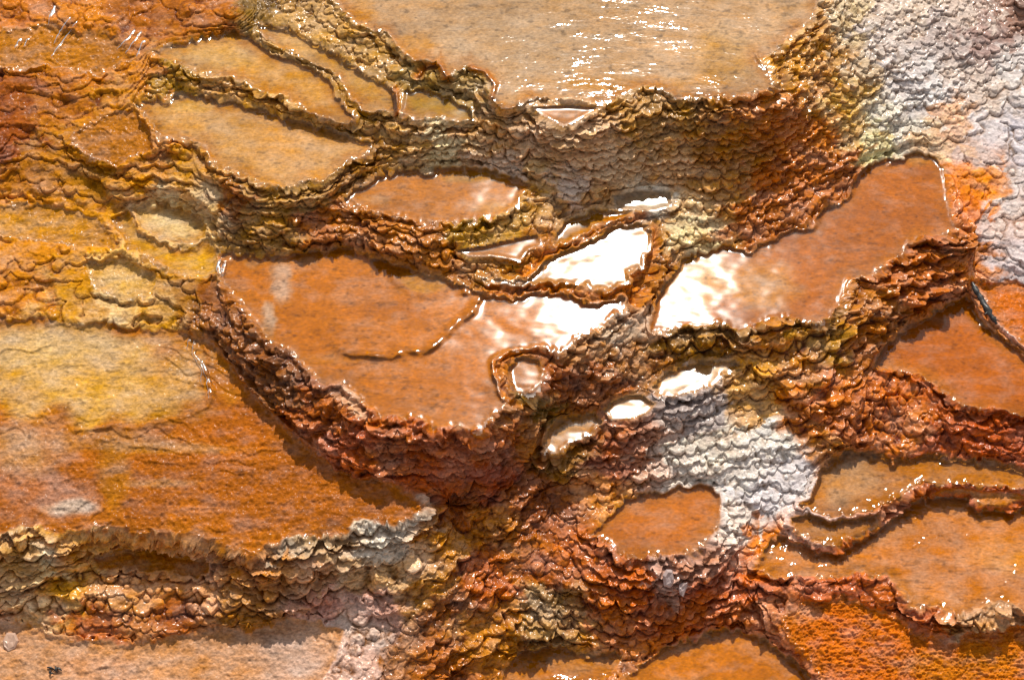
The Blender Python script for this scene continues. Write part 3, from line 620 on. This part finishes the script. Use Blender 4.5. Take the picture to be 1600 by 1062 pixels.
for l, cells in components(PL):
    fq = qf[np.array(cells)]
    if l < 0:
        g = make_mesh('ground', fq, M_DAMP, None, (0, 0, 0), None, VNf, Cf); g['kind'] = 'structure'; continue
    k, part = divmod(l, 3)
    if k not in ROOTS:
        ids = qf[(PLf//3 == k) & (PLf >= 0)].ravel(); org = (float(PXf[ids].mean()), float(PYf[ids].mean()), float(PZf[ids].min()))
        if k < NP:
            root = emp('travertine_terrace', org); root['category'] = 'terrace'; root['group'] = 'stepped travertine terraces of the hot spring'
        else:
            root = emp('travertine_slope', org); root['category'] = 'rock slope'; root['group'] = 'bare travertine slopes between the terraces'
        root['label'] = LABELS[k]; ROOTS[k] = (root, org)
    root, org = ROOTS[k]
    rough = k < NP and POOLS[k][4] == 'none'
    if k >= NP: nm, mt = 'scaly_surface', (M_WALL if NAMES[k] in ('white_flank', 'white_scales', 'rosy_bank') else M_DAMP)
    else: nm, mt = ((('mat_surface', M_DAMP) if rough else ('pool_floor', M_FLOOR)), ('rim', M_RIM), ('scaly_riser', M_WALL))[part]
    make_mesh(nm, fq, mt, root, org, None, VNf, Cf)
# one level sheet of water in each basin, lapping just over the rim
R2, C2 = np.arange(0, NV-2, 2), np.arange(0, NU-2, 2)
WQ = np.stack([vid[np.ix_(R2+2, C2)], vid[np.ix_(R2+2, C2+2)], vid[np.ix_(R2, C2+2)], vid[np.ix_(R2, C2)]], -1).reshape(-1, 4)
for k in range(NP):
    if POOLS[k][4] == 'none' or k not in ROOTS: continue
    root, org = ROOTS[k]; own_s = ((SD > -3.0) & (ID == k)).ravel()
    f = WQ[own_s[WQ].all(1)]
    if len(f) < 10: continue
    lvl = (POOLS[k][1]+POOLS[k][2])*.5*ZS+.0055
    ww = .0016*np.logaddexp((ZWAT+.0016)/.0016, lvl/.0016)-.0004 if abs(POOLS[k][1]-POOLS[k][2]) < .006 else ZWAT+.005
    wx, wy, wz = ray_point(U, V, ww)
    make_mesh('water', f, WATER[POOLS[k][4]], root, org, np.stack([wx.ravel(), wy.ravel(), wz.ravel()], 1))

# wide ground below everything, out to the horizon
gm = bpy.data.meshes.new('ground_plain'); S = 600
gm.from_pydata([(-S, -S, -1.745), (S, -S, -1.745), (S, S, -1.745), (-S, S, -1.745)], [], [(0, 1, 2, 3)])
a = gm.attributes.new('mineral', 'FLOAT_COLOR', 'POINT'); a.data.foreach_set('color', [.42, .25, .12, 1]*4)
gm.materials.append(M_DAMP); go = bpy.data.objects.new('ground_plain', gm); COL.objects.link(go); go['kind'] = 'structure'

# ------------------------------------------------------------------ small loose things
def surf(u, v):
    j = int(np.argmin(abs(VA-v))); i = int(np.argmin(abs(UA-u))); return np.array([PX[j, i], PY[j, i], PZ[j, i]], float)
def simple_mat(name, col, col2, rough, scale, coat=0.3, bump=.5):
    m, t, out = nodemat(name); L = t.links.new; b = N(t, 'ShaderNodeBsdfPrincipled', Roughness=rough); L(b.outputs[0], out.inputs[0])
    b.inputs['Coat Weight'].default_value = coat; b.inputs['Coat Roughness'].default_value = .2
    co = N(t, 'ShaderNodeTexCoord'); no = N(t, 'ShaderNodeTexNoise', Scale=scale, Detail=6.0); L(co.outputs['Object'], no.inputs['Vector'])
    mx = N(t, 'ShaderNodeMix', data_type='RGBA'); L(no.outputs[0], mx.inputs[0]); mx.inputs[6].default_value = (*col, 1); mx.inputs[7].default_value = (*col2, 1)
    L(mx.outputs[2], b.inputs['Base Color'])
    bp = N(t, 'ShaderNodeBump', Strength=bump, Distance=.004); L(no.outputs[0], bp.inputs['Height']); L(bp.outputs[0], b.inputs['Normal'])
    return m
M_CHAR = simple_mat('charred_wood', (.006, .006, .007), (.05, .048, .045), .5, 40)
M_FRAG = simple_mat('lavender_travertine', (.55, .45, .46), (.34, .22, .18), .45, 30)
M_FLAKE = simple_mat('rosy_travertine', (.58, .38, .28), (.42, .24, .16), .5, 24)
def tube(name, pts, rad, mat, parent=None, origin=(0, 0, 0), flat=1.0, seg=10, jit=.12, seed=1):
    rnd = random.Random(seed); P = [np.array(p, float) for p in pts]; vs_, fs = [], []
    for k, p in enumerate(P):
        d = P[min(k+1, len(P)-1)]-P[max(k-1, 0)]; d /= np.linalg.norm(d)+1e-9
        s = np.cross(d, (0, 0, 1)); s /= np.linalg.norm(s)+1e-9; n = np.cross(s, d)
        for a in range(seg):
            th = 2*math.pi*a/seg; rr = rad[k]*(1+rnd.uniform(-jit, jit))
            vs_.append(p+s*math.cos(th)*rr+n*math.sin(th)*rr*flat-np.array(origin))
    for k in range(len(P)-1):
        for a in range(seg):
            fs.append((k*seg+a, k*seg+(a+1) % seg, (k+1)*seg+(a+1) % seg, (k+1)*seg+a))
    fs.append(tuple(range(seg))[::-1]); fs.append(tuple((len(P)-1)*seg+a for a in range(seg)))
    me = bpy.data.meshes.new(name); me.from_pydata([tuple(v) for v in vs_], [], fs)
    for p in me.polygons: p.use_smooth = True
    me.materials.append(mat); o = bpy.data.objects.new(name, me); COL.objects.link(o)
    if parent is not None: o.parent = parent
    else: o.location = origin
    return o
def densify(pts, n):
    out = []
    for k in range(len(pts)-1):
        for t in range(n): out.append(tuple(np.array(pts[k])*(1-t/n)+np.array(pts[k+1])*(t/n)))
    return out+[tuple(pts[-1])]
def on_surface(uv, lift):
    return [surf(u, v)+np.array([0, 0, lift]) for u, v in uv]
# dark twig lying at the far side of the right-hand pool
tw = densify([(1519,441),(1526,455),(1535,470),(1545,487),(1552,498),(1558,506)], 5)
tp = on_surface(tw, 0); zs = np.linspace(max(p[2] for p in tp)+.012, tp[-1][2]+.008, len(tp))
base = tuple(tp[-1])
tr_ = emp('twig', base); tr_['label'] = 'short charred black twig lying beside the deep orange pool near the right edge'; tr_['category'] = 'twig'
tpts = [np.array(ray_point(u, v, max(z_, p[2]+.006))) for (u, v), z_, p in zip(tw, zs, tp)]
rr = [.0035+.0095*math.sin(math.pi*min(1, .10+.85*k/(len(tpts)-1)))**.8 for k in range(len(tpts))]
rr = [r_*random.Random(90+k_).uniform(.7, 1.25) for k_, r_ in enumerate(rr)]
tube('bark', tpts, rr, M_CHAR, tr_, base, .8, 10, .34, 3)
for s_, (k, du_, dv_, ln) in enumerate(((7, 9, 3, 1), (15, -8, 5, 1), (20, 10, 4, 1))):
    p0 = tpts[k]; u0, v0 = tw[k]; p1 = np.array(ray_point(u0+du_, v0+dv_, p0[2]+.004))
    tube('side_shoot', [p0, (p0+p1)/2+np.array([0, 0, .003]), p1], [.004, .003, .0015], M_CHAR, tr_, base, 1, 6, .2, 5+s_)
# a few dark crumbs of plant litter near the bottom left corner
cr = surf(86, 1050); lr = emp('plant_litter', tuple(cr)); lr['label'] = 'little clump of dark plant litter near the bottom left corner'; lr['category'] = 'litter'
rnd = random.Random(4)
for k in range(7):
    a = rnd.uniform(0, 6.28); c0 = cr+np.array([rnd.uniform(-.02, .02), rnd.uniform(-.015, .015), .006]); ln = rnd.uniform(.012, .028)
    dvec = np.array([math.cos(a), math.sin(a), rnd.uniform(0, .5)])*ln
    tube('stem', [c0-dvec*.5, c0+np.array([0, 0, .004]), c0+dvec*.5], [.0015, .0045, .002], M_CHAR, lr, tuple(cr), 1, 6, .3, k)
def chip(name, u, v, su, sv, th, mat, label, seed, lift=.006, tilt=(0, 0, 0)):
    """irregular rounded slab of mineral"""
    rnd = random.Random(seed); p = surf(u, v); n = 7; vs_ = []; fs = []
    prof = [(0, 0.0, -.5), (1, .80, -.5), (2, 1.0, -.1), (3, .96, .3), (4, .74, .5), (5, .35, .58), (6, 0, .6)]
    rad = [1+rnd.uniform(-.34, .26) for _ in range(n)]
    vs_.append((0, 0, -th*.5))
    for _, s, h in prof[1:-1]:
        for a in range(n):
            t = 2*math.pi*a/n; vs_.append((math.cos(t)*su*s*rad[a], math.sin(t)*sv*s*rad[a], th*h+rnd.uniform(-.22, .22)*th))
    vs_.append((0, 0, th*.6)); m_ = len(prof)-2
    for a in range(n): fs.append((0, 1+(a+1) % n, 1+a))
    for k in range(m_-1):
        for a in range(n): fs.append((1+k*n+a, 1+k*n+(a+1) % n, 1+(k+1)*n+(a+1) % n, 1+(k+1)*n+a))
    for a in range(n): fs.append((1+(m_-1)*n+a, 1+(m_-1)*n+(a+1) % n, len(vs_)-1))
    me = bpy.data.meshes.new(name); me.from_pydata(vs_, [], fs)
    me.materials.append(mat); o = bpy.data.objects.new(name, me); COL.objects.link(o)
    md = o.modifiers.new('chipped_edges', 'BEVEL'); md.width = .0015; md.segments = 2
    o.location = (p[0], p[1], p[2]+lift); o.rotation_euler = tilt
    o['label'] = label; o['category'] = 'rock chip'; o['group'] = 'loose mineral chips'
    return o
chip('mineral_chip', 1041, 904, .026, .046, .022, M_FRAG, 'larger lavender chip resting on the rusty riser below the salmon pool', 3, .02, (.7, .15, .3))
chip('mineral_chip', 1060, 918, .018, .030, .016, M_FRAG, 'smaller lavender chip just right of the larger one below the salmon pool', 8, .018, (.6, -.2, -.5))
chip('mineral_chip', 16, 1004, .036, .040, .012, M_FLAKE, 'round rosy chip on the peach ground at the left edge', 12, .002, (.25, 0, .2))
# wet standing-wave streaks: low rounded cords of running water
CORDS = {'streaked': ('streak', [[(122,32),(112,50),(98,66),(88,80),(80,92)],[(112,28),(100,44),(92,58),(84,72)],[(88,10),(84,24),(80,36),(76,42)],[(34,60),(28,70),(24,78)],[(46,60),(42,68),(38,76)],
   [(212,46),(204,60),(192,70),(182,80)],[(222,50),(214,64),(204,76),(196,86)],[(228,64),(220,80),(214,94)]]),
 'apron': ('streak', [[(297,528),(296,540),(294,550)],[(304,530),(304,542),(302,552),(312,566),(318,580),(316,596),(318,606)],[(313,560),(320,576),(326,592),(327,604),(329,616),(326,626)]]),
 'big': ('streak', [[(344,404),(341,416),(343,428),(346,434)],[(352,408),(350,420),(347,430)]])}
M_CORD = water_material('running_water', .2, .5, 60, (1, 1, 1), .004)
roots = {o['label']: o for o in COL.objects if o.type == 'EMPTY' and 'label' in o}
for key, (nm, lines) in CORDS.items():
    root = roots[LABELS[NAMES.index(key)]]
    for s_, ln in enumerate(lines):
        uv = densify(ln, 4); pts = on_surface(uv, .001); n = len(pts)
        pts = [sum(pts[max(0, k-1):k+2])/len(pts[max(0, k-1):k+2]) for k in range(n)]
        rad = [.011*max(.25, math.sin(math.pi*(k+.5)/n)**.5) for k in range(n)]
        rad = [r_*(.65+.5*random.Random(s_*50+k_).random()) for k_, r_ in enumerate(rad)]
        tube('rivulet', pts, rad, M_CORD, root, tuple(root.location), .6, 12, .06, s_)
bpy.context.view_layer.update()
